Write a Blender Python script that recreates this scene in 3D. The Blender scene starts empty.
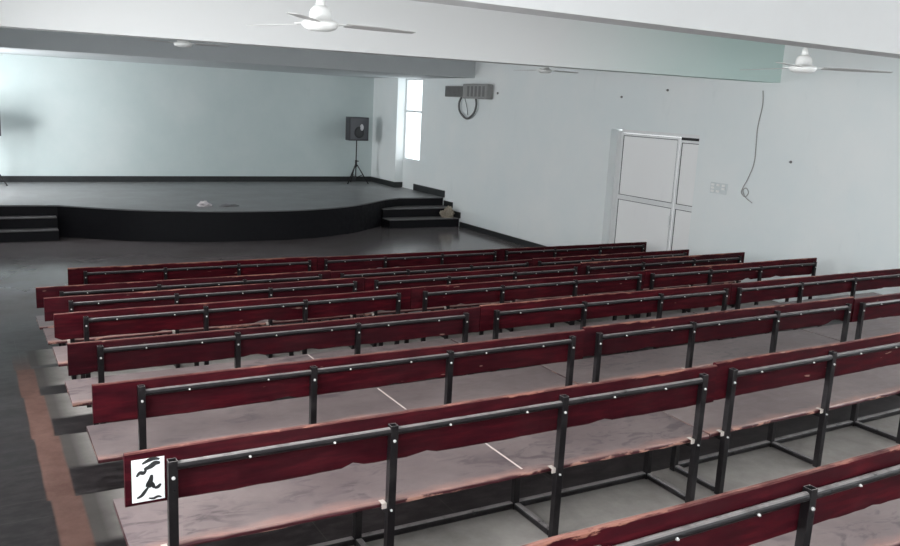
import bpy, bmesh, math, random
from mathutils import Vector, Matrix, noise
random.seed(4)
sc = bpy.context.scene
COL = sc.collection

# ------------------------------------------------------------------ materials
def new_mat(name, base=(0.5, 0.5, 0.5), rough=0.6, spec=0.5, metal=0.0):
    m = bpy.data.materials.new(name); m.use_nodes = True
    b = m.node_tree.nodes['Principled BSDF']
    b.inputs['Base Color'].default_value = (*base, 1)
    b.inputs['Roughness'].default_value = rough
    b.inputs['Metallic'].default_value = metal
    b.inputs['Specular IOR Level'].default_value = spec
    return m, m.node_tree, b

class NT:
    """small helper for wiring nodes"""
    def __init__(s, nt): s.nt = nt; s.n = nt.nodes; s.l = nt.links
    def add(s, t, **k):
        n = s.n.new(t)
        for a, v in k.items(): setattr(n, a, v)
        return n
    def set(s, sock, v):
        if hasattr(v, 'is_linked') or isinstance(v, bpy.types.NodeSocket): s.l.new(v, sock)
        else: sock.default_value = v
    def coord(s, kind='Object'):
        return s.add('ShaderNodeTexCoord').outputs[kind]
    def mapping(s, vec, scale=(1, 1, 1), loc=(0, 0, 0)):
        m = s.add('ShaderNodeMapping'); s.l.new(vec, m.inputs[0])
        m.inputs['Scale'].default_value = scale; s.set(m.inputs['Location'], loc)
        return m.outputs[0]
    def noise(s, vec, scale, detail=4, rough=0.55, dist=0.0):
        n = s.add('ShaderNodeTexNoise'); s.l.new(vec, n.inputs['Vector'])
        n.inputs['Scale'].default_value = scale; n.inputs['Detail'].default_value = detail
        n.inputs['Roughness'].default_value = rough; n.inputs['Distortion'].default_value = dist
        return n.outputs['Fac']
    def ramp(s, fac, stops):
        r = s.add('ShaderNodeValToRGB'); s.l.new(fac, r.inputs[0])
        e = r.color_ramp.elements
        while len(e) < len(stops): e.new(0.5)
        for el, (p, c) in zip(e, stops):
            el.position = p; el.color = (*c, 1) if len(c) == 3 else c
        return r.outputs[0]
    def mix(s, fac, a, b, mode='MIX'):
        m = s.add('ShaderNodeMix', data_type='RGBA', blend_type=mode)
        s.set(m.inputs[0], fac)
        for sock, v in ((m.inputs[6], a), (m.inputs[7], b)):
            if isinstance(v, tuple): v = (*v, 1) if len(v) == 3 else v
            s.set(sock, v)
        return m.outputs[2]
    def math(s, op, a, b=0.0, clamp=False):
        m = s.add('ShaderNodeMath', operation=op, use_clamp=clamp)
        s.set(m.inputs[0], a); s.set(m.inputs[1], b)
        return m.outputs[0]
    def sep(s, vec):
        n = s.add('ShaderNodeSeparateXYZ'); s.l.new(vec, n.inputs[0]); return n.outputs
    def step(s, v, lo, hi):
        n = s.add('ShaderNodeMapRange', clamp=True); s.set(n.inputs[0], v)
        n.inputs[1].default_value = lo; n.inputs[2].default_value = hi
        return n.outputs[0]
    def bump(s, fac, strength, dist, target):
        n = s.add('ShaderNodeBump'); n.inputs['Strength'].default_value = strength
        n.inputs['Distance'].default_value = dist
        s.l.new(fac, n.inputs['Height']); s.l.new(n.outputs[0], target)
    def objrand(s):
        return s.add('ShaderNodeObjectInfo').outputs['Random']

G = (0.0, 0.0, 0.0)
def plaster(name, c1, c2, rough=0.75):
    m, nt, b = new_mat(name, c1, rough, 0.25); t = NT(nt)
    p = t.add('ShaderNodeNewGeometry').outputs['Position']
    f = t.noise(p, 0.55, 5, 0.6); g = t.noise(p, 7.0, 5, 0.6)
    c = t.mix(t.step(f, 0.35, 0.68), c1, c2)
    sm = t.step(t.noise(t.mapping(p, (1, 1, 0.35)), 2.6, 6, 0.7), 0.60, 0.78)
    c = t.mix(t.math('MULTIPLY', sm, 0.22), c, tuple(x * 0.78 for x in c1))
    t.l.new(c, b.inputs['Base Color'])
    t.bump(g, 0.12, 0.01, b.inputs['Normal'])
    return m
M_wall = plaster('teal_wall_paint', (0.77, 0.82, 0.825), (0.83, 0.85, 0.845), 0.55)
M_stagewall = plaster('stage_wall_paint', (0.60, 0.685, 0.68), (0.67, 0.735, 0.73), 0.45)
M_ceil = plaster('white_ceiling_paint', (0.78, 0.78, 0.77), (0.81, 0.81, 0.80), 0.8)
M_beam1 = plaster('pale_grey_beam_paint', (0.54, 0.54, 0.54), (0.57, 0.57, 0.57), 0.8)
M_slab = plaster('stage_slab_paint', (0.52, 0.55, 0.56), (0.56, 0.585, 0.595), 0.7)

def beam_paint():
    m, nt, b = new_mat('beam_paint', (0.7, 0.7, 0.7), 0.7, 0.3); t = NT(nt)
    p = t.add('ShaderNodeNewGeometry').outputs['Position']; x = t.sep(p)[0]
    n = t.noise(p, 0.8, 3)
    xx = t.math('ADD', x, t.math('MULTIPLY', n, 1.4))
    c = t.mix(t.step(xx, 8.6, 12.0), (0.74, 0.745, 0.74), (0.58, 0.72, 0.685))
    t.l.new(c, b.inputs['Base Color']); return m
M_beam = beam_paint()

TIER_Y = [-0.5, 1.0, 2.5, 4.06, 5.62, 7.14, 8.66, 10.08, 11.38]      # nosings of the steps
def floor_mat():
    m, nt, b = new_mat('dark_stone_floor', (0.03, 0.03, 0.035), 0.3, 0.15); t = NT(nt)
    p = t.add('ShaderNodeNewGeometry').outputs['Position']; x, y, z = t.sep(p)[:3]
    cloud = t.noise(p, 1.1, 6, 0.62); fine = t.noise(t.mapping(p, (0.5, 1, 1)), 11, 6, 0.7)
    base = t.ramp(cloud, [(0.3, (0.009, 0.0075, 0.008)), (0.55, (0.014, 0.0115, 0.012)), (0.75, (0.023, 0.019, 0.019))])
    base = t.mix(t.math('MULTIPLY', t.step(fine, 0.42, 0.70), 0.5), base, (0.058, 0.049, 0.050))
    # slab joints
    bt = t.add('ShaderNodeTexBrick'); t.l.new(p, bt.inputs[0])
    bt.inputs['Scale'].default_value = 1.0; bt.inputs['Mortar Size'].default_value = 0.004
    bt.inputs['Brick Width'].default_value = 0.9; bt.inputs['Row Height'].default_value = 0.6
    bt.inputs['Color1'].default_value = (0, 0, 0, 1); bt.inputs['Color2'].default_value = (0, 0, 0, 1)
    bt.inputs['Mortar'].default_value = (1, 1, 1, 1)
    base = t.mix(t.math('MULTIPLY', bt.outputs['Color'], 0.35), base, (0.07, 0.065, 0.06))
    # the unswept, dusty strip that runs along the edge of every step under the benches
    wob = t.math('MULTIPLY', t.math('SUBTRACT', t.noise(p, 2.2, 4), 0.5), 0.10)
    band = None
    for ny in TIER_Y:
        d = t.math('SUBTRACT', ny, y)
        s = t.math('MULTIPLY', t.step(d, -0.012, 0.0), t.step(t.math('ADD', d, wob), 0.70, 0.64))
        band = s if band is None else t.math('MAXIMUM', band, s)
    band = t.math('MULTIPLY', band, t.step(t.math('ADD', x, wob), 0.50, 0.56))
    dustc = t.ramp(t.noise(p, 3.5, 6, 0.65), [(0.3, (0.24, 0.222, 0.208)), (0.7, (0.38, 0.355, 0.33))])
    dustc = t.mix(t.step(x, 0.62, 0.85), t.mix(0.9, dustc, (0.04, 0.035, 0.032)), dustc)
    c = t.mix(t.math('MULTIPLY', band, 0.95), base, dustc)
    # red oxide stripe down the aisle
    sx = t.math('ADD', x, t.math('MULTIPLY', wob, 0.25))
    st = t.math('MULTIPLY', t.step(sx, 0.355, 0.375), t.step(sx, 0.555, 0.535))
    st = t.math('MULTIPLY', st, t.step(y, 11.3, 10.2))
    red = t.ramp(t.noise(p, 5, 6, 0.7), [(0.3, (0.085, 0.042, 0.034)), (0.7, (0.14, 0.078, 0.062))])
    c = t.mix(st, c, red)
    # brownish worn patches in the open floor before the stage
    c = t.mix(t.step(y, 11.35, 11.6), c, t.mix(t.math('MULTIPLY', t.step(y, 12.0, 17.0), 0.75), c, (0.24, 0.215, 0.22)))
    br = t.math('MULTIPLY', t.step(t.noise(p, 0.55, 4), 0.5, 0.66), t.step(y, 13, 15))
    c = t.mix(t.math('MULTIPLY', br, 0.55), c, (0.10, 0.075, 0.062))
    t.l.new(c, b.inputs['Base Color'])
    r = t.ramp(cloud, [(0.3, (0.30,) * 3), (0.75, (0.48,) * 3)])
    r = t.mix(t.math('MULTIPLY', t.step(y, 15.0, 17.0), 0.8), r, (0.10, 0.10, 0.10))
    r = t.mix(t.math('MAXIMUM', band, st), r, (0.62, 0.62, 0.62))
    t.l.new(r, b.inputs['Roughness'])
    t.l.new(t.math('ADD', 0.15, t.math('MULTIPLY', t.step(y, 15.0, 17.0), 0.25)), b.inputs['Specular IOR Level'])
    t.bump(fine, 0.03, 0.005, b.inputs['Normal'])
    return m
M_floor = floor_mat()

def stone(name, c1, c2, rough, scale=3.0, spec=0.5):
    m, nt, b = new_mat(name, c1, rough, spec); t = NT(nt)
    p = t.add('ShaderNodeNewGeometry').outputs['Position']
    f = t.noise(p, scale, 6, 0.65)
    t.l.new(t.mix(t.step(f, 0.35, 0.7), c1, c2), b.inputs['Base Color'])
    t.l.new(t.ramp(f, [(0.3, (rough * .8,) * 3), (0.7, (rough * 1.25,) * 3)]), b.inputs['Roughness'])
    return m
M_stagefloor = stone('grey_stage_floor', (0.17, 0.17, 0.175), (0.23, 0.225, 0.225), 0.38, 1.3)
M_granite = stone('black_granite', (0.005, 0.005, 0.007), (0.009, 0.0085, 0.011), 0.6, 9, 0.25)
M_tread = stone('dark_tread_stone', (0.12, 0.112, 0.115), (0.19, 0.18, 0.18), 0.5, 4, 0.4)
M_skirt = stone('dark_skirting', (0.016, 0.018, 0.019), (0.03, 0.032, 0.033), 0.4, 5)

def plank_mat():
    m, nt, b = new_mat('maroon_painted_wood', (0.12, 0.012, 0.02), 0.5, 0.06); t = NT(nt)
    o = t.coord(); r = t.objrand(); off = t.add('ShaderNodeCombineXYZ')
    t.l.new(t.math('MULTIPLY', r, 37.0), off.inputs[0]); t.l.new(t.math('MULTIPLY', r, 11.0), off.inputs[1])
    v = t.add('ShaderNodeVectorMath', operation='ADD'); t.l.new(o, v.inputs[0]); t.l.new(off.outputs[0], v.inputs[1]); v = v.outputs[0]
    z = t.sep(o)[2]
    g = t.noise(t.mapping(v, (1.2, 8, 9)), 3.0, 6, 0.6)
    c = t.ramp(g, [(0.25, (0.020, 0.0022, 0.0042)), (0.5, (0.044, 0.0034, 0.0068)), (0.8, (0.11, 0.008, 0.013))])
    c = t.mix(t.math('MULTIPLY', r, 0.45), c, (0.022, 0.008, 0.011))
    # dusty bloom
    c = t.mix(t.math('MULTIPLY', t.step(t.noise(v, 1.7, 5, 0.7), 0.45, 0.8), 0.07), c, (0.16, 0.09, 0.09))
    # bare wood where the paint has chipped along the upper edge
    e = t.noise(t.mapping(v, (1.0, 3, 6)), 2.6, 6, 0.72)
    ez = t.math('ADD', t.step(z, 0.865, 0.945), t.math('MULTIPLY', t.math('SUBTRACT', e, 0.5), 1.45))
    chip = t.step(ez, 0.84, 0.90)
    raw = t.ramp(t.noise(t.mapping(v, (1, 6, 30)), 4.0, 4), [(0.3, (0.24, 0.09, 0.07)), (0.7, (0.38, 0.19, 0.135))])
    c = t.mix(t.math('MULTIPLY', chip, 0.8), c, raw)
    nz = t.sep(t.add('ShaderNodeNewGeometry').outputs['Normal'])[2]      # the upper edge is rubbed bare by hands
    rub = t.math('MULTIPLY', t.step(nz, 0.6, 0.85), t.step(e, 0.30, 0.50))
    c = t.mix(t.math('MULTIPLY', rub, 0.75), c, (0.25, 0.125, 0.105))
    # a few small pale scuffs
    sc_ = t.step(t.noise(t.mapping(v, (1.0, 3, 4.5)), 5.0, 2, 0.5), 0.735, 0.76)
    c = t.mix(t.math('MULTIPLY', sc_, 0.6), c, (0.42, 0.27, 0.22))
    t.l.new(c, b.inputs['Base Color'])
    t.l.new(t.ramp(g, [(0.2, (0.34,) * 3), (0.8, (0.5,) * 3)]), b.inputs['Roughness'])
    t.bump(g, 0.15, 0.004, b.inputs['Normal'])
    return m
M_plank = plank_mat()

def seat_mat():
    m, nt, b = new_mat('dusty_seat_wood', (0.2, 0.17, 0.17), 0.45, 0.5); t = NT(nt)
    o = t.coord(); r = t.objrand(); off = t.add('ShaderNodeCombineXYZ')
    t.l.new(t.math('MULTIPLY', r, 53.0), off.inputs[0])
    v = t.add('ShaderNodeVectorMath', operation='ADD'); t.l.new(o, v.inputs[0]); t.l.new(off.outputs[0], v.inputs[1]); v = v.outputs[0]
    _, y, z = t.sep(o)[:3]
    n = t.noise(v, 1.6, 6, 0.62)
    c = t.ramp(n, [(0.3, (0.135, 0.100, 0.100)), (0.55, (0.18, 0.140, 0.138)), (0.8, (0.25, 0.20, 0.19))])
    # wiped streaks in the dust
    w = t.noise(t.mapping(v, (1.0, 2.2, 1)), 4.2, 5, 0.6, 1.6)
    wm = t.math('MULTIPLY', t.step(w, 0.50, 0.62), t.step(t.noise(v, 1.3, 3), 0.44, 0.56))
    c = t.mix(t.math('MULTIPLY', wm, 0.8), c, (0.075, 0.05, 0.058))
    # salmon coloured worn back edge
    e = t.math('ADD', t.step(y, 0.21, 0.03), t.math('MULTIPLY', t.math('SUBTRACT', t.noise(t.mapping(v, (1, 2, 1)), 2.5, 5, 0.65), 0.5), 1.1))
    c = t.mix(t.math('MULTIPLY', t.step(e, 0.62, 1.1), 0.75), c, (0.40, 0.205, 0.165))
    # sides of the board still carry dark paint with a few chips
    side = t.step(z, 0.446, 0.438)
    sc2 = t.mix(t.step(t.noise(t.mapping(v, (1, 1, 3)), 5.0, 4), 0.56, 0.62), (0.05, 0.008, 0.012), (0.42, 0.22, 0.17))
    c = t.mix(side, c, sc2)
    t.l.new(c, b.inputs['Base Color'])
    t.l.new(t.ramp(w, [(0.3, (0.5,) * 3), (0.7, (0.36,) * 3)]), b.inputs['Roughness'])
    t.bump(n, 0.1, 0.004, b.inputs['Normal'])
    return m
M_seat = seat_mat()

def steel_mat():
    m, nt, b = new_mat('black_painted_steel', (0.018, 0.016, 0.018), 0.34, 0.35); t = NT(nt)
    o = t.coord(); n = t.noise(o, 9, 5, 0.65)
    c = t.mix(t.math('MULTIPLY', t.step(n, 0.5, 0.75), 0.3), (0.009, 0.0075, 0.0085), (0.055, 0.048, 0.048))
    nz = t.sep(t.add('ShaderNodeNewGeometry').outputs['Normal'])[2]      # dust tone on upward faces, painting in the tube-top highlight
    dust_hl = t.math('MULTIPLY', t.step(nz, 0.6, 0.92), t.step(n, 0.15, 0.5))
    c = t.mix(t.math('MULTIPLY', dust_hl, 0.7), c, (0.36, 0.33, 0.325))
    t.l.new(c, b.inputs['Base Color'])
    t.l.new(t.ramp(n, [(0.3, (0.26,) * 3), (0.7, (0.45,) * 3)]), b.inputs['Roughness'])
    return m
M_steel = steel_mat()
M_bolt = new_mat('bright_bolt_steel', (0.85, 0.84, 0.82), 0.3, 0.5, 0.6)[0]
M_bracket = new_mat('pale_bracket', (0.62, 0.55, 0.5), 0.5, 0.5, 0.2)[0]
M_chalk = new_mat('chalk_mark', (0.72, 0.62, 0.58), 0.9, 0.1)[0]
M_alu = stone('aluminium_frame', (0.74, 0.745, 0.745), (0.80, 0.80, 0.80), 0.35, 6)
M_laminate = plaster('grey_door_laminate', (0.88, 0.875, 0.87), (0.90, 0.895, 0.89), 0.35)
M_white = new_mat('white_enamel', (0.82, 0.82, 0.80), 0.3, 0.5)[0]
M_offwhite = new_mat('switch_white', (0.88, 0.88, 0.86), 0.4, 0.5)[0]
M_plate = new_mat('switch_plate', (0.64, 0.68, 0.685), 0.45, 0.4)[0]
M_blade = new_mat('fan_blade_grey', (0.45, 0.44, 0.43), 0.4, 0.5)[0]
M_darkgap = new_mat('dark_gasket', (0.02, 0.02, 0.02), 0.7)[0]
M_spk = stone('speaker_case', (0.035, 0.037, 0.042), (0.055, 0.057, 0.062), 0.55, 20)
M_grille = new_mat('speaker_grille', (0.075, 0.075, 0.085), 0.5, 0.5)[0]
M_cone = new_mat('speaker_cone', (0.02, 0.02, 0.022), 0.5, 0.4)[0]
M_dust = new_mat('speaker_silver', (0.55, 0.55, 0.56), 0.4, 0.5, 0.4)[0]
M_unit = stone('unit_grey_plastic', (0.27, 0.27, 0.265), (0.32, 0.32, 0.31), 0.6, 8)
M_unitdark = new_mat('unit_dark_ribs', (0.17, 0.17, 0.17), 0.6)[0]
M_cable = new_mat('grey_cable', (0.13, 0.13, 0.13), 0.6)[0]
M_wire = new_mat('thin_wall_wire', (0.36, 0.35, 0.34), 0.7)[0]
M_cloth = plaster('beige_cloth', (0.40, 0.35, 0.28), (0.28, 0.24, 0.19), 0.95)
M_paper = plaster('crumpled_paper', (0.80, 0.74, 0.75), (0.5, 0.46, 0.48), 0.9)
M_paper2 = plaster('grey_rag', (0.20, 0.20, 0.21), (0.3, 0.29, 0.3), 0.9)
M_sticker = new_mat('white_sticker', (0.92, 0.93, 0.93), 0.3, 0.5)[0]
M_ink = new_mat('dark_sticker_ink', (0.02, 0.022, 0.022), 0.5)[0]
M_frame = new_mat('window_frame_white', (0.7, 0.72, 0.73), 0.4)[0]
def glass():
    m = bpy.data.materials.new('frosted_pane'); m.use_nodes = True
    t = NT(m.node_tree); n = m.node_tree.nodes; n.remove(n['Principled BSDF'])
    a = t.add('ShaderNodeBsdfTransparent'); a.inputs[0].default_value = (0.93, 0.96, 0.97, 1)
    g = t.add('ShaderNodeBsdfGlossy'); g.inputs['Roughness'].default_value = 0.05
    x = t.add('ShaderNodeMixShader'); x.inputs[0].default_value = 0.07
    t.l.new(a.outputs[0], x.inputs[1]); t.l.new(g.outputs[0], x.inputs[2])
    t.l.new(x.outputs[0], n['Material Output'].inputs[0]); return m
M_glass = glass()

# ------------------------------------------------------------------ mesh helpers
def link(name, bm, mat, parent=None, bevel=0.0, smooth=False, loc=None):
    me = bpy.data.meshes.new(name); bmesh.ops.recalc_face_normals(bm, faces=bm.faces)
    bm.to_mesh(me); bm.free()
    if smooth:
        for p in me.polygons: p.use_smooth = True
    mats = mat if isinstance(mat, (list, tuple)) else [mat]
    for q in mats: me.materials.append(q)
    o = bpy.data.objects.new(name, me); COL.objects.link(o)
    if parent: o.parent = parent
    if loc: o.location = loc
    if bevel:
        b = o.modifiers.new('bevel', 'BEVEL'); b.width = bevel; b.segments = 2; b.limit_method = 'ANGLE'
    return o
def box(bm, a, b, mi=0):
    vs = [bm.verts.new((x, y, z)) for x in (a[0], b[0]) for y in (a[1], b[1]) for z in (a[2], b[2])]
    for q in ((0, 1, 3, 2), (4, 6, 7, 5), (0, 4, 5, 1), (2, 3, 7, 6), (0, 2, 6, 4), (1, 5, 7, 3)):
        f = bm.faces.new([vs[i] for i in q]); f.material_index = mi
    return vs
def boxm(a, b): bm = bmesh.new(); box(bm, a, b); return bm
def beam_between(bm, p, q, r, n=12, cap=True):
    """round bar from p to q"""
    p = Vector(p); q = Vector(q); d = (q - p).normalized()
    u = d.orthogonal().normalized(); w = d.cross(u)
    A = []; B = []
    for i in range(n):
        a = 2 * math.pi * i / n; o = (u * math.cos(a) + w * math.sin(a)) * r
        A.append(bm.verts.new(p + o)); B.append(bm.verts.new(q + o))
    for i in range(n): bm.faces.new((A[i], A[(i + 1) % n], B[(i + 1) % n], B[i]))
    if cap: bm.faces.new(A[::-1]); bm.faces.new(B)
def tube_path(bm, pts, r, n=8):
    pts = [Vector(p) for p in pts]; rings = []
    for i, p in enumerate(pts):
        d = (pts[min(i + 1, len(pts) - 1)] - pts[max(i - 1, 0)]).normalized()
        u = d.cross(Vector((1, 0, 0.01))).normalized(); w = d.cross(u)
        rings.append([bm.verts.new(p + (u * math.cos(2 * math.pi * k / n) + w * math.sin(2 * math.pi * k / n)) * r) for k in range(n)])
    for a, b in zip(rings, rings[1:]):
        for k in range(n): bm.faces.new((a[k], a[(k + 1) % n], b[(k + 1) % n], b[k]))
    bm.faces.new(rings[0][::-1]); bm.faces.new(rings[-1])
def lathe(bm, prof, n=28, c=(0, 0, 0)):
    rings = []
    for r, z in prof:
        rings.append([bm.verts.new((c[0] + max(r, 1e-4) * math.cos(2 * math.pi * k / n), c[1] + max(r, 1e-4) * math.sin(2 * math.pi * k / n), c[2] + z)) for k in range(n)])
    for a, b in zip(rings, rings[1:]):
        for k in range(n): bm.faces.new((a[k], a[(k + 1) % n], b[(k + 1) % n], b[k]))
    bm.faces.new(rings[0]); bm.faces.new(rings[-1][::-1])
def poly_prism(pts, z0, z1):
    bm = bmesh.new()
    A = [bm.verts.new((x, y, z0)) for x, y in pts]; B = [bm.verts.new((x, y, z1)) for x, y in pts]
    bm.faces.new(A[::-1]); bm.faces.new(B)
    for i in range(len(pts)):
        j = (i + 1) % len(pts); bm.faces.new((A[i], A[j], B[j], B[i]))
    return bm
def smooth_path(ctrl, n=8):
    out = []
    P = [Vector(p) for p in ctrl]
    for i in range(len(P) - 1):
        p0 = P[max(i - 1, 0)]; p1 = P[i]; p2 = P[i + 1]; p3 = P[min(i + 2, len(P) - 1)]
        for k in range(n):
            t = k / n
            out.append(0.5 * ((2 * p1) + (-p0 + p2) * t + (2 * p0 - 5 * p1 + 4 * p2 - p3) * t * t + (-p0 + 3 * p1 - 3 * p2 + p3) * t ** 3))
    out.append(P[-1]); return out
def empty(name, loc=(0, 0, 0), rz=0.0):
    o = bpy.data.objects.new(name, None); COL.objects.link(o)
    o.location = loc; o.rotation_euler = (0, 0, rz); o.empty_display_size = 0.1; return o
def tag(o, label, cat, group=None, kind=None):
    o['label'] = label; o['category'] = cat
    if group: o['group'] = group
    if kind: o['kind'] = kind
    return o
def struct(name, bm, mat, parent=None, bevel=0.0, label=None):
    o = link(name, bm, mat, parent, bevel)
    if parent is None: o['kind'] = 'structure'
    if label: o['label'] = label
    return o

# ------------------------------------------------------------------ the room
W = 12.40; XL = -1.00; YB = 26.40; YR = -2.2; CZ = 5.0; SZ = 0.74; STEP = 0.162
# stepped floor: one slab per tier, level drops by STEP towards the stage
ys = [YR - 0.25] + TIER_Y
bm = bmesh.new()
prof = []
zt = STEP * 9
prof.append((YR - 0.25, -0.3)); prof.append((YR - 0.25, zt))
for k, ny in enumerate(TIER_Y):
    z = STEP * (9 - k); prof.append((ny, z)); prof.append((ny, z - STEP))
prof += [(YB + 0.3, 0.0), (YB + 0.3, -0.3)]
A = [bm.verts.new((XL - 0.3, y, z)) for y, z in prof]; B = [bm.verts.new((W + 0.3, y, z)) for y, z in prof]
bm.faces.new(A); bm.faces.new(B[::-1])
for i in range(len(prof)):
    j = (i + 1) % len(prof); bm.faces.new((A[i], B[i], B[j], A[j]))
struct('floor', bm, M_floor)
struct('ceiling', boxm((XL - 0.3, YR - 0.3, CZ), (W + 0.3, YB + 0.3, CZ + 0.2)), M_ceil)

def wall_x(name, x0, x1, y0, y1, z0, z1, holes, mat):
    """wall slab in the y-z plane with rectangular holes (ya, yb, za, zb), built of boxes in one mesh"""
    bm = bmesh.new(); ysx = sorted({y0, y1, *[h[0] for h in holes], *[h[1] for h in holes]})
    for a, b in zip(ysx, ysx[1:]):
        hs = sorted([h for h in holes if h[0] <= a + 1e-6 and h[1] >= b - 1e-6], key=lambda h: h[2]); z = z0
        for h in hs:
            if h[2] > z: box(bm, (x0, a, z), (x1, b, h[2]))
            z = h[3]
        if z < z1: box(bm, (x0, a, z), (x1, b, z1))
    bmesh.ops.remove_doubles(bm, verts=bm.verts, dist=1e-5)
    return struct(name, bm, mat)
DOOR = (11.85, 14.45, 0.0, 3.13)
WIN = (23.42, 24.54, 1.66, 4.20)
FILL_WIN = [(-1.4, 1.2, 2.5, 4.4), (2.4, 5.0, 2.5, 4.4)]  # unseen openings added in the right wall to light the benches
wall_x('wall_right', W, W + 0.35, YR - 0.3, YB + 0.3, -0.3, CZ, [DOOR, WIN] + FILL_WIN, M_wall)
LW = [(-1.4, 1.4, 3.2, 4.6), (2.0, 4.4, 2.6, 3.9), (6.6, 9.4, 2.1, 3.7), (13.5, 16.5, 2.2, 4.4), (22.6, 24.6, 1.2, 4.0)]
wall_x('wall_left', XL - 0.3, XL, YR - 0.3, YB + 0.3, -0.3, CZ, LW, M_wall)
struct('wall_back', boxm((XL - 0.3, YB, -0.3), (W + 0.35, YB + 0.3, CZ)), M_stagewall)
RW = [(0.2, 3.2, 2.5, 4.5), (4.4, 7.4, 2.5, 4.5), (8.6, 11.4, 2.5, 4.5)]
bm = bmesh.new()
xs = [XL - 0.3] + [v for h in RW for v in h[:2]] + [W + 0.35]
for i, (a, b) in enumerate(zip(xs, xs[1:])):
    if i % 2 == 0: box(bm, (a, YR - 0.3, 1.2), (b, YR, CZ))
    else: box(bm, (a, YR - 0.3, 1.2), (b, YR, 2.5)); box(bm, (a, YR - 0.3, 4.5), (b, YR, CZ))
bmesh.ops.remove_doubles(bm, verts=bm.verts, dist=1e-5)
struct('wall_rear', bm, M_wall)
# pier in the far right corner of the stage
struct('pillar', boxm((12.12, 24.56, SZ), (W, YB, 4.22)), M_wall)
# ceiling beams
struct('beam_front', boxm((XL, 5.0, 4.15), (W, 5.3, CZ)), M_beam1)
def skew_beam(name, xa, ya, yb_, xb, ya2, yb2, z0, z1, mat):
    struct(name, poly_prism([(xa, ya), (xb, ya2), (xb, yb2), (xa, yb_)], z0, z1), mat)
skew_beam('beam_middle', XL, 12.05, 12.4, W, 10.12, 10.47, 4.13, CZ, M_beam)
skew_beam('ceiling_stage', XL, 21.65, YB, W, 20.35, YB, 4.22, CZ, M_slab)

# stage platform with its bowed front
front = [(XL, 21.35), (0.63, 21.32), (1.24, 21.3), (1.80, 21.22)]
bow = smooth_path([(1.80, 21.22, 0), (3.03, 20.38, 0), (3.95, 20.0, 0), (5.12, 19.72, 0), (6.3, 19.62, 0), (7.4, 19.72, 0), (8.3, 20.02, 0), (9.2, 20.55, 0), (10.3, 21.45, 0)], 6)
front += [(p.x, p.y) for p in bow[1:]] + [(10.9, 21.78), (W, 21.8)]
st = empty('stage', (0, 0, 0))
stm = link('platform_body', poly_prism(front + [(W, YB), (XL, YB)], 0.0, SZ - 0.03), M_granite, st)
fr2 = [(x, y - 0.02) for x, y in front]
link('platform_floor', poly_prism(fr2 + [(W, YB), (XL, YB)], SZ - 0.03, SZ), M_stagefloor, st)
st['kind'] = 'structure'
def steps(name, x0, x1, noses, skewy, label):
    s = empty(name, (0, 0, 0))
    h = SZ / 3
    for k, ny in enumerate(noses):            # lowest first
        z = h * (k + 1)
        yb = noses[k + 1] if k + 1 < len(noses) else skewy
        bmx = poly_prism([(x0, ny), (x1, ny), (x1, skewy), (x0, skewy)], h * k, z - 0.025)
        link('riser', bmx, M_granite, s)
        link('tread', boxm((x0 - 0.02, ny - 0.02, z - 0.025), (x1, yb + (0 if k + 1 == len(noses) else 0), z)), M_tread, s, 0.004)
    s['kind'] = 'structure'; return s
steps('stage_steps', 10.16, W, [20.80, 21.25], 21.80, '')
steps('stage_steps', XL, 1.76, [20.66, 20.98], 21.3, '')

# skirtings
def sk(name, a, b, mat=M_skirt): return struct(name, boxm(a, b), mat, None, 0.004)
sk('baseboard_back', (XL, YB - 0.035, SZ), (12.12, YB, SZ + 0.17))
sk('baseboard_column_side', (12.09, 24.56, SZ), (12.12, YB - 0.035, SZ + 0.17))
sk('baseboard_pillar', (12.09, 24.53, SZ), (W, 24.56, SZ + 0.17))
sk('baseboard_stage_right', (W - 0.03, 21.7, SZ), (W, 23.72, SZ + 0.2))
bm = bmesh.new()
box(bm, (W - 0.03, 21.2, 0.493), (W, 21.7, 0.493 + 0.16)); box(bm, (W - 0.03, 20.72, 0.247), (W, 21.2, 0.247 + 0.17))
struct('baseboard_steps', bm, M_skirt)
sk('baseboard_right', (W - 0.03, 14.5, 0), (W, 20.72, 0.15))
sk('baseboard_left', (XL, 12, 0), (XL + 0.03, 20.6, 0.15))

# ------------------------------------------------------------------ windows
def window_x(name, x, h, nbar, vb=0, depth=0.06, mid=None):
    y0, y1, z0, z1 = h; w = empty(name, (x, (y0 + y1) / 2, z0)); w['kind'] = 'structure'
    yc = (y0 + y1) / 2; f = 0.035
    bm = bmesh.new(); hw = (y1 - y0) / 2; H = z1 - z0
    box(bm, (0, -hw, 0), (depth, -hw + f, H)); box(bm, (0, hw - f, 0), (depth, hw, H))
    box(bm, (0, -hw + f, 0), (depth, hw - f, f)); box(bm, (0, -hw + f, H - f), (depth, hw - f, H))
    for k in range(nbar):
        zz = (mid - z0) if mid else H * (k + 1) / (nbar + 1)
        box(bm, (0, -hw + f, zz - 0.03), (depth, hw - f, zz + 0.03))
    for k in range(vb):
        yy = -hw + 2 * hw * (k + 1) / (vb + 1); box(bm, (0.01, yy - 0.02, f), (depth - 0.01, yy + 0.02, H - f))
    link('window_frame', bm, M_frame, w)
    link('pane', boxm((depth / 2 - 0.003, -hw + f, f), (depth / 2 + 0.003, hw - f, H - f)), M_glass, w)
    return w
window_x('window_1', W + 0.02, WIN, 1, mid=3.20)
for i, h in enumerate(LW): window_x('window_%d' % (i + 2), XL - 0.2, h, 1, 2)
for i, h in enumerate(RW):
    w = window_x('window_%d' % (i + 7), 0, (-(h[1] - h[0]) / 2, (h[1] - h[0]) / 2, 2.5, 4.5), 0, 2)
    w.location = ((h[0] + h[1]) / 2, YR - 0.15, 2.5); w.rotation_euler = (0, 0, -math.pi / 2)

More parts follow.
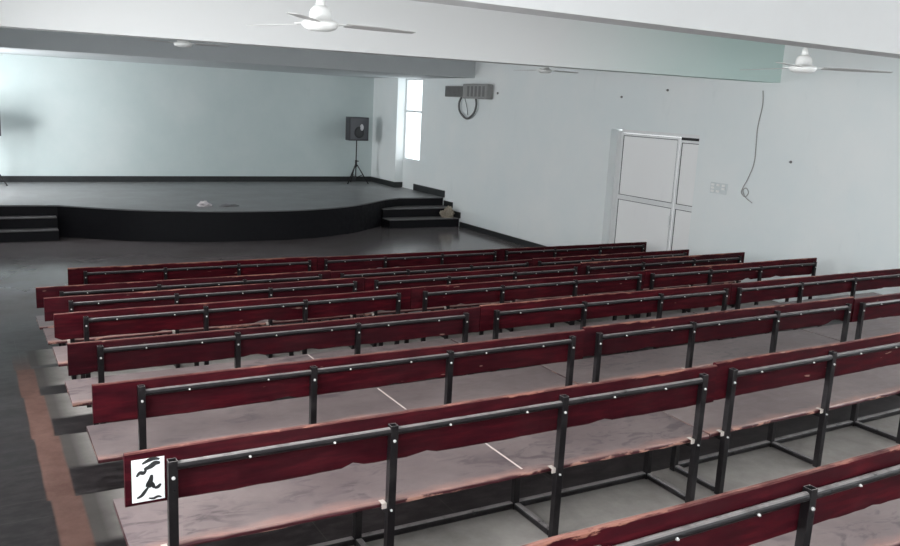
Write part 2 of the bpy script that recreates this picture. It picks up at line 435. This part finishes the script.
for i, h in enumerate(FILL_WIN): window_x('window_%d' % (i + 10), W + 0.16, h, 1, 2)  # frames for the added, unseen openings
# ------------------------------------------------------------------ door in the right wall
d = empty('door_1', (W + 0.2, 13.2, 0)); d['kind'] = 'structure'
y0, y1, zt = 11.85 - 13.2, 14.38 - 13.2, 3.10
mul = 12.56 - 13.2; rail = 1.65
bm = bmesh.new()
box(bm, (0, y0, 0), (0.06, y0 + 0.05, zt)); box(bm, (0, y1 - 0.06, 0), (0.06, y1 + 0.07, zt))
box(bm, (0, y0 + 0.05, zt - 0.045), (0.06, y1 - 0.06, zt + 0.03))
link('door_frame', bm, M_alu, d, 0.003)
for n, a, b in (('door_leaf', mul + 0.008, y1 - 0.065), ('door_leaf', y0 + 0.055, mul - 0.008)):
    bm = bmesh.new(); f = 0.05
    top = zt - 0.05 if a > mul else zt - 0.10
    box(bm, (0.005, a, 0.02), (0.045, a + f, top)); box(bm, (0.005, b - f, 0.02), (0.045, b, top))
    box(bm, (0.005, a + f, 0.02), (0.045, b - f, 0.14)); box(bm, (0.005, a + f, top - f), (0.045, b - f, top))
    box(bm, (0.005, a + f, rail - 0.05), (0.045, b - f, rail + 0.05))
    leaf = link(n, bm, M_alu, d, 0.003)
    bm = bmesh.new()
    box(bm, (0.02, a + f, 0.14), (0.032, b - f, rail - 0.05)); box(bm, (0.02, a + f, rail + 0.05), (0.032, b - f, top - f))
    link('door_panel', bm, M_laminate, leaf)
    bm = bmesh.new()
    for z0_, z1_ in ((0.14, rail - 0.05), (rail + 0.05, top - f)):
        for (p, q) in (((a + f, z0_), (a + f + 0.012, z1_)), ((b - f - 0.012, z0_), (b - f, z1_)), ((a + f, z0_), (b - f, z0_ + 0.012)), ((a + f, z1_ - 0.012), (b - f, z1_))):
            box(bm, (0.012, p[0], p[1]), (0.02, q[0], q[1]))
    link('gasket', bm, M_darkgap, leaf)
link('door_gap', boxm((0.03, y0 + 0.05, zt - 0.1), (0.05, mul - 0.008, zt - 0.045)), M_darkgap, d)
bm = bmesh.new(); beam_between(bm, (-0.03, mul + 0.05, 1.2), (-0.03, mul + 0.05, 1.45), 0.012); beam_between(bm, (-0.03, mul + 0.05, 1.23), (0.01, mul + 0.05, 1.23), 0.008); beam_between(bm, (-0.03, mul + 0.05, 1.42), (0.01, mul + 0.05, 1.42), 0.008)
link('door_handle', bm, M_alu, d)

# ------------------------------------------------------------------ benches
def wavy_board(x0, x1, y0, y1, z0, z1, seed, top=0.012, bot=0.012, seg=0.06, chips=False):
    """rough sawn backrest board: long box whose upper and lower edges wander"""
    bm = bmesh.new(); n = max(4, int((x1 - x0) / seg)); rings = []
    c = 0.006
    for i in range(n + 1):
        x = x0 + (x1 - x0) * i / n
        t = noise.noise(Vector((x * 0.9, seed * 3.7, 0))) * top + noise.noise(Vector((x * 7, seed * 1.3, 2))) * top * 0.35
        b = noise.noise(Vector((x * 1.1, seed * 2.9, 5))) * bot + noise.noise(Vector((x * 9, seed, 7))) * bot * 0.5
        if chips:
            q = noise.noise(Vector((x * 5.0, seed * 5.1, 11)))
            if q > 0.28: b += (q - 0.28) * 0.07
        zt, zb = z1 + t, z0 + b
        pr = [(y0 + c, zb), (y0, zb + c), (y0, zt - c), (y0 + c, zt), (y1 - c, zt), (y1, zt - c), (y1, zb + c), (y1 - c, zb)]
        rings.append([bm.verts.new((x, y, z)) for y, z in pr])
    for a, b in zip(rings, rings[1:]):
        for k in range(8): bm.faces.new((a[k], a[(k + 1) % 8], b[(k + 1) % 8], b[k]))
    bm.faces.new(rings[0]); bm.faces.new(rings[-1][::-1])
    return bm
def wavy_seat(x0, x1, y0, y1, z0, z1, seed, amp=0.012):
    """seat board: long slab, back edge (y0) chipped and uneven"""
    bm = bmesh.new(); n = max(4, int((x1 - x0) / 0.05)); rings = []
    for i in range(n + 1):
        x = x0 + (x1 - x0) * i / n
        e = noise.noise(Vector((x * 1.3, seed * 2.1, 3))) * amp + noise.noise(Vector((x * 11, seed, 1))) * amp * 0.5
        q = noise.noise(Vector((x * 4, seed * 4, 9)))
        ch = max(0, q - 0.15) * 0.06
        g = noise.noise(Vector((x * 1.1, seed * 6.1, 3))) * amp * 0.6
        pr = [(y0 + e + ch + 0.004, z0), (y0 + e, z0 + 0.006), (y0 + e, z1 - 0.012 - ch * 0.2), (y0 + e + 0.006 + ch * 0.6, z1), (y1 + g - 0.006, z1), (y1 + g, z1 - 0.006), (y1 + g, z0 + 0.006), (y1 + g - 0.006, z0)]
        rings.append([bm.verts.new((x, y, z)) for y, z in pr])
    for a, b in zip(rings, rings[1:]):
        for k in range(8): bm.faces.new((a[k], a[(k + 1) % 8], b[(k + 1) % 8], b[k]))
    bm.faces.new(rings[0]); bm.faces.new(rings[-1][::-1])
    return bm
PW = 0.042
def post_bm(x, h):
    """square tube, open at the top"""
    bm = bmesh.new(); r = PW / 2; q = r - 0.004
    o = [(-r, -r), (r, -r), (r, r), (-r, r)]; inn = [(-q, -q), (q, -q), (q, q), (-q, q)]
    A = [bm.verts.new((x + a, b, 0)) for a, b in o]; B = [bm.verts.new((x + a, b, h)) for a, b in o]
    C = [bm.verts.new((x + a, b, h)) for a, b in inn]; D = [bm.verts.new((x + a, b, h - 0.06)) for a, b in inn]
    bm.faces.new(A[::-1]); bm.faces.new(D)
    for i in range(4):
        j = (i + 1) % 4
        bm.faces.new((A[i], A[j], B[j], B[i])); bm.faces.new((B[i], B[j], C[j], C[i])); bm.faces.new((C[i], C[j], D[j], D[i]))
    return bm
def bolt_bm(x, y, z, r=0.0085):
    bm = bmesh.new(); beam_between(bm, (x, y + 0.004, z), (x, y - 0.006, z), r, 8); beam_between(bm, (x, y - 0.006, z), (x, y - 0.011, z), r * 0.6, 8); return bm
FD = 0.415            # rear post to front leg
bolt_mesh = {}
def make_bench(posts, xl, xr, y, z, rz, label, seed, chalk=None, zs=1.0):
    """local origin at the first rear post's foot; the seat lies towards the stage (+y)"""
    px = posts[0]; P = [p - px for p in posts]; a = xl - px; b = xr - px
    t = empty('bench', (px, y, z), rz)
    tag(t, label, 'bench', 'long wooden benches in rows facing the stage')
    dz = 0.01 * math.sin(seed * 2.3)
    link('seat', wavy_seat(a + 0.02, b - 0.008, 0.024, 0.60, 0.418, 0.45, seed), M_seat, t)
    link('backrest', wavy_board(a, b - 0.006, 0.0225, 0.050, 0.675 + dz * 0.5, 0.93 + dz, seed, 0.009, 0.009, chips=True), M_plank, t)
    for i, x in enumerate(P):
        h = 0.885 + random.uniform(-0.008, 0.010)
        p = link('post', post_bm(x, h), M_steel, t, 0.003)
        link('bolt', bolt_bm(x, -PW / 2, 0.80), M_bolt, p)
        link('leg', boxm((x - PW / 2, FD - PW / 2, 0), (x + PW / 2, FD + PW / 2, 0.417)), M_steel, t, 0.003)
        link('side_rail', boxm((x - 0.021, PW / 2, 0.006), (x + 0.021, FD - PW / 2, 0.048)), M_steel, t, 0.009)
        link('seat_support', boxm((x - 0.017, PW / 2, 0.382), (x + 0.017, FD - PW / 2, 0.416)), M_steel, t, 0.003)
        bk = bmesh.new()
        box(bk, (x - 0.05, 0.0, 0.4515), (x - PW / 2 - 0.002, 0.04, 0.4545)); box(bk, (x - 0.05, -0.006, 0.425), (x - PW / 2 - 0.002, 0.0, 0.4545))
        br = link('bracket', bk, M_bracket, t)
        link('bolt', bolt_bm(x - 0.004, -PW / 2, 0.418, 0.007), M_bolt, p)
    for i in range(3):
        x0, x1 = P[i] + PW / 2, P[i + 1] - PW / 2
        rr = random.uniform(-0.004, 0.004)
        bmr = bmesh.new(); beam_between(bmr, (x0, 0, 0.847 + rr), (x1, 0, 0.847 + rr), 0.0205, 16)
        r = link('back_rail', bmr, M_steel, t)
        for k in (0.28, 0.74):
            link('bolt', bolt_bm(x0 + (x1 - x0) * (k + random.uniform(-0.05, 0.05)), -0.020, 0.842 + rr, 0.0065), M_bolt, r)
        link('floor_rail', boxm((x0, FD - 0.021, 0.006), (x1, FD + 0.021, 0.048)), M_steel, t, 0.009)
    if chalk is not None:
        bmk = bmesh.new(); box(bmk, (chalk - px - 0.006, 0.07, 0.4503), (chalk - px + 0.006, 0.57, 0.4512))
        k = link('chalk_line', bmk, M_chalk, t); k['label'] = 'thin pale chalk line across the seat'
    return t

def fl(i): return STEP * (7 - i)      # floor level of row i (0 nearest the camera, 7 by the stage)
rows = {
 0: (1.97, 0.004, [[0.70, 1.80, 2.91, 4.05]], 0.52, 4.20),
 1: (3.615, 0.0, [[0.73, 1.825, 2.91, 4.02], [4.31, 5.36, 6.42, 7.48]], 0.532, 7.65),
 2: (5.10, 0.0, [[0.854, 1.96, 3.02, 4.15], [4.44, 5.51, 6.62, 7.70], [7.92, 9.03, 10.13, 11.22]], 0.581, 11.38),
 3: (6.60, 0.0, [[0.815, 1.87, 2.95, 4.07], [4.42, 5.51, 6.58, 7.60], [7.83, 8.94, 10.0, 11.2]], 0.59, 11.38),
 4: (8.18, 0.0, [[0.895, 2.0, 3.04, 4.14], [4.48, 5.54, 6.65, 7.73], [7.96, 9.06, 10.1, 11.33]], 0.628, 11.40),
 5: (9.52, 0.004, [[0.90, 2.0, 3.1, 4.2], [4.50, 5.58, 6.66, 7.74], [7.98, 9.08, 10.18, 11.25]], 0.643, 11.396),
 6: (10.77, 0.003, [[0.92, 2.05, 3.15, 4.22], [4.55, 5.6, 6.7, 7.75], [8.0, 9.1, 10.2, 11.25]], 0.646, 11.381),
 7: (12.66, -0.012, [[1.40, 2.5, 3.6, 4.75], [5.03, 6.1, 7.2, 8.3], [8.55, 9.65, 10.75, 11.85]], 1.174, 11.97),
}
rowname = {0: 'nearest row of all, its back cut by the lower right of the photo', 1: 'second row from the camera', 2: 'third row from the camera',
           3: 'fourth row from the camera', 4: 'fifth row from the camera', 5: 'sixth row, third from the stage',
           6: 'seventh row, second from the stage', 7: 'foremost row, nearest the stage'}
names = {
 (0, 0): 'nearest maroon bench with dusty seat, cut off at the photo\'s lower right',
 (1, 0): 'maroon bench with a white sticker on its back, second row from the camera',
 (1, 1): 'maroon bench at the right photo edge, right of the sticker bench in the second row',
 (2, 0): 'maroon bench on the aisle in the third row from the camera',
 (2, 1): 'maroon bench in the middle of the third row from the camera',
 (2, 2): 'maroon bench at the right end of the third row, cut by the photo edge',
 (3, 0): 'maroon bench on the aisle in the fourth row from the camera',
 (3, 1): 'maroon bench in the middle of the fourth row from the camera',
 (3, 2): 'maroon bench by the wall at the right end of the fourth row',
 (4, 0): 'dark maroon bench on the aisle in the fifth row from the camera',
 (4, 1): 'dark maroon bench in the middle of the fifth row from the camera',
 (4, 2): 'dark bench by the wall at the right end of the fifth row',
 (5, 0): 'dark maroon bench on the aisle, third row back from the stage',
 (5, 1): 'dark maroon bench in the middle, third row back from the stage',
 (5, 2): 'dark bench at the wall end of the third row back from the stage',
 (6, 0): 'dark maroon bench on the aisle, second row back from the stage',
 (6, 1): 'dark maroon bench in the middle, second row back from the stage',
 (6, 2): 'dark bench at the wall end of the second row from the stage',
 (7, 0): 'dark bench of the front row nearest the stage, at its left end',
 (7, 1): 'dark bench in the middle of the front row nearest the stage',
 (7, 2): 'dark bench at the right end of the front row by the door',
}
benches = {}
for i, (y, rz, units, xl, xr) in rows.items():
    for u, posts in enumerate(units):
        a = xl if u == 0 else (units[u - 1][-1] + posts[0]) / 2
        b = xr if u == len(units) - 1 else (posts[-1] + units[u + 1][0]) / 2
        ch = {(1, 0): 2.70, (2, 0): 2.71, (3, 0): 2.70}.get((i, u))
        yy = y + math.tan(rz) * (posts[0] - xl)
        r2 = rz + {(1, 1): 0.018, (1, 0): -0.010, (2, 0): -0.004, (2, 1): 0.003, (2, 2): 0.012}.get((i, u), 0)
        yy += {(1, 0): 0.005, (1, 1): -0.01}.get((i, u), 0)
        benches[(i, u)] = make_bench(posts, a, b, yy, fl(i), r2, names[(i, u)], i * 3.1 + u * 1.7 + 1, ch)

# white sticker with dark smeared print on the end of the near bench's back
b1 = benches[(1, 0)]
ys_ = 0.0215
stk = link('sticker', boxm((-0.170, ys_ - 0.0012, 0.692), (-0.030, ys_, 0.895)), M_sticker, b1)
stk['label'] = 'white sticker with smeared black print'
strokes = [[(-0.125, .872), (-0.10, .884), (-0.075, .890), (-0.05, .884)], [(-0.118, .845), (-0.09, .855), (-0.07, .868), (-0.048, .866)],
           [(-0.150, .815), (-0.135, .832), (-0.12, .828), (-0.108, .842)], [(-0.085, .815), (-0.09, .79), (-0.10, .765), (-0.085, .77), (-0.075, .75)],
           [(-0.10, .758), (-0.115, .74), (-0.13, .722), (-0.15, .712)], [(-0.075, .75), (-0.06, .752), (-0.047, .765)],
           [(-0.10, .705), (-0.08, .700), (-0.06, .706), (-0.045, .700)]]
wd = [0.009, 0.012, 0.009, 0.013, 0.008, 0.008, 0.006]
bm = bmesh.new()
for s, wv in zip(strokes, wd):
    pts = [(p[0], p[1]) for p in s]; sp = smooth_path([(a, 0, b) for a, b in pts], 4); L = []
    for k, p in enumerate(sp):
        q = sp[min(k + 1, len(sp) - 1)] - sp[max(k - 1, 0)]; nrm = Vector((-q.z, 0, q.x)).normalized() * wv * (0.35 + 0.65 * math.sin(math.pi * (k + 0.5) / len(sp)))
        L.append((bm.verts.new((p.x + nrm.x, ys_ - 0.0018, p.z + nrm.z)), bm.verts.new((p.x - nrm.x, ys_ - 0.0018, p.z - nrm.z))))
    for u, v in zip(L, L[1:]): bm.faces.new((u[0], v[0], v[1], u[1]))
link('print', bm, M_ink, stk)

# ------------------------------------------------------------------ ceiling fans
def make_fan(loc, rot, label, RB=0.70, blade_mat=M_blade):
    f = empty('ceiling_fan', loc, rot)
    tag(f, label, 'ceiling fan', 'three-blade white ceiling fans')
    L = CZ - loc[2]
    bm = bmesh.new(); lathe(bm, [(0.02, -0.05), (0.08, -0.047), (0.115, -0.032), (0.135, -0.008), (0.132, 0.010), (0.115, 0.022), (0.082, 0.028), (0.08, 0.07), (0.072, 0.10), (0.05, 0.125), (0.02, 0.132)])
    link('motor', bm, M_white, f, 0, True)
    bm = bmesh.new(); lathe(bm, [(0.014, 0.125), (0.034, 0.135), (0.03, 0.165), (0.02, 0.19), (0.014, 0.20)]); link('lower_canopy', bm, M_white, f, 0, True)
    bm = bmesh.new(); beam_between(bm, (0, 0, 0.1), (0, 0, L - 0.01), 0.013); link('rod', bm, M_white, f, 0, False)
    bm = bmesh.new(); lathe(bm, [(0.02, L - 0.13), (0.05, L - 0.09), (0.065, L - 0.03), (0.065, L)]); link('upper_canopy', bm, M_white, f, 0, True)
    for k in range(3):
        a = k * 2 * math.pi / 3; R = Matrix.Rotation(a, 4, 'Z')
        bm = bmesh.new(); n = 10; rings = []
        for i in range(n + 1):
            r = 0.19 + (RB - 0.19) * i / n; w = 0.05 + 0.018 * math.sin(math.pi * min(1, i / n * 1.2)); tw = -0.14 * (1 - i / n * 0.4)
            if i == n: w *= 0.75
            rings.append([bm.verts.new(R @ Vector((r, s * w, 0.002 + s * w * math.sin(tw) + h - 0.008 * i / n))) for s, h in ((-1, 0), (1, 0), (1, 0.004), (-1, 0.004))])
        for A_, B_ in zip(rings, rings[1:]):
            for j in range(4): bm.faces.new((A_[j], A_[(j + 1) % 4], B_[(j + 1) % 4], B_[j]))
        bm.faces.new(rings[0]); bm.faces.new(rings[-1][::-1])
        bl = link('blade', bm, blade_mat, f)
        bm = bmesh.new(); box(bm, (0.11, -0.025, 0.004), (0.24, 0.025, 0.012)); bm.transform(R); link('blade_arm', bm, M_white, bl)
    return f
make_fan((2.31, 6.0, 4.0), math.radians(-5), 'white ceiling fan with visible rod, top centre left of the photo', 0.74)
make_fan((7.42, 5.8, 4.01), math.radians(-36), 'white ceiling fan before the teal end of the beam, top right', 0.86)
make_fan((9.58, 13.2, 4.19), math.radians(-10), 'small distant ceiling fan just under the beam, right of the wall box unit')
make_fan((2.92, 13.2, 4.16), math.radians(-35), 'small distant ceiling fan just under the beam over the left of the stage')

# ------------------------------------------------------------------ speakers on tripods
def make_stand(loc, label, top, rz=0.0):
    s = empty('speaker_stand', loc, rz); tag(s, label, 'speaker stand', 'tripod speaker stands on the stage')
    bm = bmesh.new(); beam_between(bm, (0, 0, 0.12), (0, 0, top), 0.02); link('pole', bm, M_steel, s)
    bm = bmesh.new(); beam_between(bm, (0, 0, 0.55), (0, 0, 0.78), 0.036); link('collar', bm, M_steel, s)
    bm = bmesh.new(); beam_between(bm, (0.03, 0, 0.74), (0.09, 0, 0.74), 0.018); link('knob', bm, M_steel, s)
    for k in range(3):
        a = math.radians(90 + 120 * k); c, q = math.cos(a), math.sin(a)
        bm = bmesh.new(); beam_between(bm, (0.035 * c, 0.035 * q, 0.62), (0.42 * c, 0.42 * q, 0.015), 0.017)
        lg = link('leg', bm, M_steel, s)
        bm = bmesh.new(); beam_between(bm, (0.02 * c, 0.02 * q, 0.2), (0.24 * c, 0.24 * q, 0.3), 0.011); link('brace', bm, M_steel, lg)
        bm = bmesh.new(); beam_between(bm, (0.40 * c, 0.40 * q, 0.018), (0.44 * c, 0.44 * q, 0.018), 0.018); link('foot', bm, M_darkgap, lg)
    return s
def make_speaker(loc, label, w, h, dpt, rz=0.0):
    s = empty('speaker', loc, rz); tag(s, label, 'speaker', 'black speakers on the stage')
    bm = poly_prism([(-w / 2, -dpt / 2), (w / 2, -dpt / 2), (w * 0.36, dpt / 2), (-w * 0.36, dpt / 2)], 0, h); link('cabinet', bm, M_spk, s, 0.012)
    link('grille', boxm((-w / 2 + 0.04, -dpt / 2 - 0.012, 0.05), (w / 2 - 0.04, -dpt / 2, h - 0.04)), M_grille, s, 0.006)
    bm = bmesh.new(); lathe(bm, [(0.0, -0.01), (0.17, 0.0), (0.185, 0.012), (0.165, 0.02), (0.06, 0.014), (0.0, 0.018)], 24)
    bm.transform(Matrix.Translation((0.0, -dpt / 2 - 0.010, h * 0.36)) @ Matrix.Rotation(math.pi / 2, 4, 'X')); link('woofer', bm, M_cone, s, 0, True)
    bm = bmesh.new(); lathe(bm, [(0.0, 0.0), (0.07, 0.0), (0.06, 0.02), (0.0, 0.024)], 20)
    bm.transform(Matrix.Translation((0.09, -dpt / 2 - 0.012, h * 0.56)) @ Matrix.Rotation(math.pi / 2, 4, 'X') @ Matrix.Scale(1.6, 4, (0, 1, 0))); link('horn', bm, M_dust, s, 0, True)
    return s
make_stand((11.26, 25.75, SZ), 'black tripod stand under the speaker near the narrow window', 1.42)
make_speaker((11.22, 25.75, SZ + 1.42), 'black box speaker on a tripod near the narrow bright window', 0.74, 0.76, 0.42, math.radians(8))
make_stand((0.58, 25.6, SZ), 'black tripod stand under the speaker cut by the left photo edge', 1.32)
make_speaker((0.58, 25.6, SZ + 1.32), 'black box speaker at the far left edge of the photo', 0.66, 0.80, 0.42, math.radians(-8))

# ------------------------------------------------------------------ things on the right wall
u = empty('wall_unit', (W, 20.5, 3.66)); tag(u, 'grey ribbed box unit high on the right wall with a hanging cable loop', 'wall unit')
link('housing', boxm((-0.22, -1.15, 0.0), (0, 0.12, 0.40)), M_unit, u, 0.03)
link('side_section', boxm((-0.16, 0.14, 0.03), (0, 1.22, 0.34)), M_unit, u, 0.02)
bm = bmesh.new()
for k in range(14): box(bm, (-0.175, 0.20 + k * 0.072, 0.05), (-0.16, 0.235 + k * 0.072, 0.32))
link('ribs', bm, M_unitdark, u)
bm = bmesh.new()
for k in range(5): box(bm, (-0.228, -1.05 + k * 0.2, 0.06), (-0.22, -0.95 + k * 0.2, 0.34))
link('vents', bm, M_unitdark, u)
loop = smooth_path([(-0.06, 0.42, 0.03), (-0.07, 0.52, -0.15), (-0.07, 0.44, -0.38), (-0.07, 0.06, -0.55), (-0.07, -0.30, -0.40), (-0.07, -0.42, -0.18), (-0.06, -0.36, 0.02)], 8)
bm = bmesh.new(); tube_path(bm, loop, 0.028); link('cable_loop', bm, M_cable, u, 0, True)
bm = bmesh.new(); tube_path(bm, smooth_path([(-0.05, 0.25, 0.02), (-0.04, 0.14, -0.2), (-0.04, 0.05, -0.45)], 8), 0.010); link('thin_cable', bm, M_cable, u, 0, True)
bm = bmesh.new(); beam_between(bm, (0, 0, 0), (-0.02, 0, 0), 0.03); 
o = link('wall_plug', bm, M_unitdark, None, 0, False, (W, 19.12, 3.83)); tag(o, 'small dark plug on the wall just right of the grey box unit', 'wall plug')

sw = empty('switch_board', (W, 11.22, 2.06)); tag(sw, 'small wall switch board with six white switches right of the door', 'switch board')
link('plate', boxm((-0.012, -0.20, 0), (0, 0.21, 0.21)), M_plate, sw, 0.004)
for r_, zz in enumerate((0.025, 0.085, 0.145)):
    for c_, yy in enumerate((-0.15, -0.02, 0.11)):
        if (r_, c_) in ((0, 0), (1, 1), (0, 9)): continue
        link('switch', boxm((-0.022, yy, zz), (-0.012, yy + 0.075, zz + 0.04)), M_offwhite, sw, 0.003)
wire = smooth_path([(0, 0.0, 2.0), (0, -0.03, 1.74), (0, 0.02, 1.33), (0, 0.0, 0.76), (0, 0.09, 0.45), (0, 0.18, 0.27), (0, 0.21, 0.16), (0, 0.12, 0.09), (0, 0.05, 0.17), (0, 0.11, 0.25), (0, 0.18, 0.20), (0, 0.10, 0.08), (0, -0.06, 0.0)], 6)
bm = bmesh.new(); tube_path(bm, [(p.x - 0.012, p.y, p.z) for p in wire], 0.0085, 6)
o = link('wall_cable', bm, M_wire, None, 0, True, (W, 10.46, 1.99)); tag(o, 'thin loose grey cable hanging with a curl on the right wall', 'cable')
for (yy, zz), lb in (((9.69, 2.79), 'small dark nail plug right of the hanging cable on the right wall'), ((14.195, 3.816), 'small dark plug above the left side of the door'), ((12.83, 3.975), 'small dark plug high above the right side of the door')):
    bm = bmesh.new(); beam_between(bm, (0, 0, 0), (-0.015, 0, 0), 0.024, 10); beam_between(bm, (-0.015, 0, 0), (-0.05, 0, 0), 0.008, 8)
    o = link('wall_plug', bm, M_unitdark, None, 0, False, (W, yy, zz)); tag(o, lb, 'wall plug')

# ------------------------------------------------------------------ cloth and litter
def crumple(name, c, rx, ry, h, seed, mat, label, cat):
    bm = bmesh.new(); bmesh.ops.create_icosphere(bm, subdivisions=4, radius=1)
    for v in bm.verts:
        p = v.co.copy(); n = noise.noise(p * 1.8 + Vector((seed, 0, 0))) * 0.35 + abs(noise.noise(p * 4 + Vector((0, seed, 0)))) * 0.35
        k = 1 + n - 0.15
        v.co = Vector((p.x * rx * k, p.y * ry * k, max(0.0, (p.z * 0.9 + 0.12) * h * k)))
    o = link(name, bm, mat, None, 0, False, c); tag(o, label, cat); return o
crumple('cloth', (12.12, 21.02, SZ / 3), 0.24, 0.15, 0.30, 3.0, M_cloth, 'beige crumpled cloth lying on the lower stage step at the right', 'cloth')
crumple('paper', (5.02, 20.62, SZ), 0.16, 0.14, 0.12, 8.0, M_paper, 'crumpled whitish paper near the middle edge of the stage floor', 'paper')
crumple('rag', (5.62, 20.52, SZ), 0.24, 0.12, 0.05, 5.0, M_paper2, 'flat grey rag lying just right of the crumpled paper on the stage', 'rag')

# ------------------------------------------------------------------ light
wd_ = bpy.data.worlds.new('sky'); sc.world = wd_; wd_.use_nodes = True
bg = wd_.node_tree.nodes['Background']; bg.inputs[0].default_value = (0.96, 0.98, 1.0, 1); bg.inputs[1].default_value = 3.0
def area(name, loc, rot, sx, sy, energy, col=(1.0, 0.952, 0.948)):
    l = bpy.data.lights.new(name, 'AREA'); l.shape = 'RECTANGLE'; l.size = sx; l.size_y = sy; l.energy = energy; l.color = col
    o = bpy.data.objects.new(name, l); COL.objects.link(o); o.location = loc; o.rotation_euler = rot
    return o
H2 = math.pi / 2
EL = [180, 380, 400, 80, 520]
for h, e in zip(LW, EL):
    area('daylight_left', (XL - 0.35, (h[0] + h[1]) / 2, (h[2] + h[3]) / 2), (0, -H2, 0), h[3] - h[2], h[1] - h[0], e)
for h, e in zip(RW, (130, 80, 45)):
    area('daylight_rear', ((h[0] + h[1]) / 2, YR - 0.35, 3.5), (H2, 0, 0), h[1] - h[0], 2.0, e, (1.0, 0.952, 0.948))
for h in FILL_WIN: area('daylight_fill_right', (W + 0.4, (h[0] + h[1]) / 2, (h[2] + h[3]) / 2), (0, H2, 0), h[3] - h[2], h[1] - h[0], 170)  # fill lamps behind the added right-wall openings
area('daylight_fill_right', (W + 0.4, (WIN[0] + WIN[1]) / 2, (WIN[2] + WIN[3]) / 2), (0, H2, 0), WIN[3] - WIN[2], WIN[1] - WIN[0], 14)

# ------------------------------------------------------------------ camera
yaw, pitch, roll, f = 0.530, 0.1985, -0.0507, 836.0
fw = Vector((math.sin(yaw) * math.cos(pitch), math.cos(yaw) * math.cos(pitch), -math.sin(pitch)))
rt = Vector((math.cos(yaw), -math.sin(yaw), 0)); dn = fw.cross(rt)
c, s = math.cos(roll), math.sin(roll)
right = c * rt + s * dn; down = -s * rt + c * dn
cam = bpy.data.cameras.new('camera'); co = bpy.data.objects.new('camera', cam); COL.objects.link(co)
R = Matrix((right, -down, -fw)).transposed().to_4x4(); R.translation = Vector((0, 0, 3.47)); co.matrix_world = R
cam.sensor_width = 36; cam.lens = f / 900 * 36; cam.clip_start = 0.05; cam.clip_end = 200
sc.camera = co
vs = sc.view_settings
vs.view_transform = 'Standard'; vs.look = 'None'; vs.gamma = 1; vs.use_curve_mapping = False; vs.exposure = 0.0
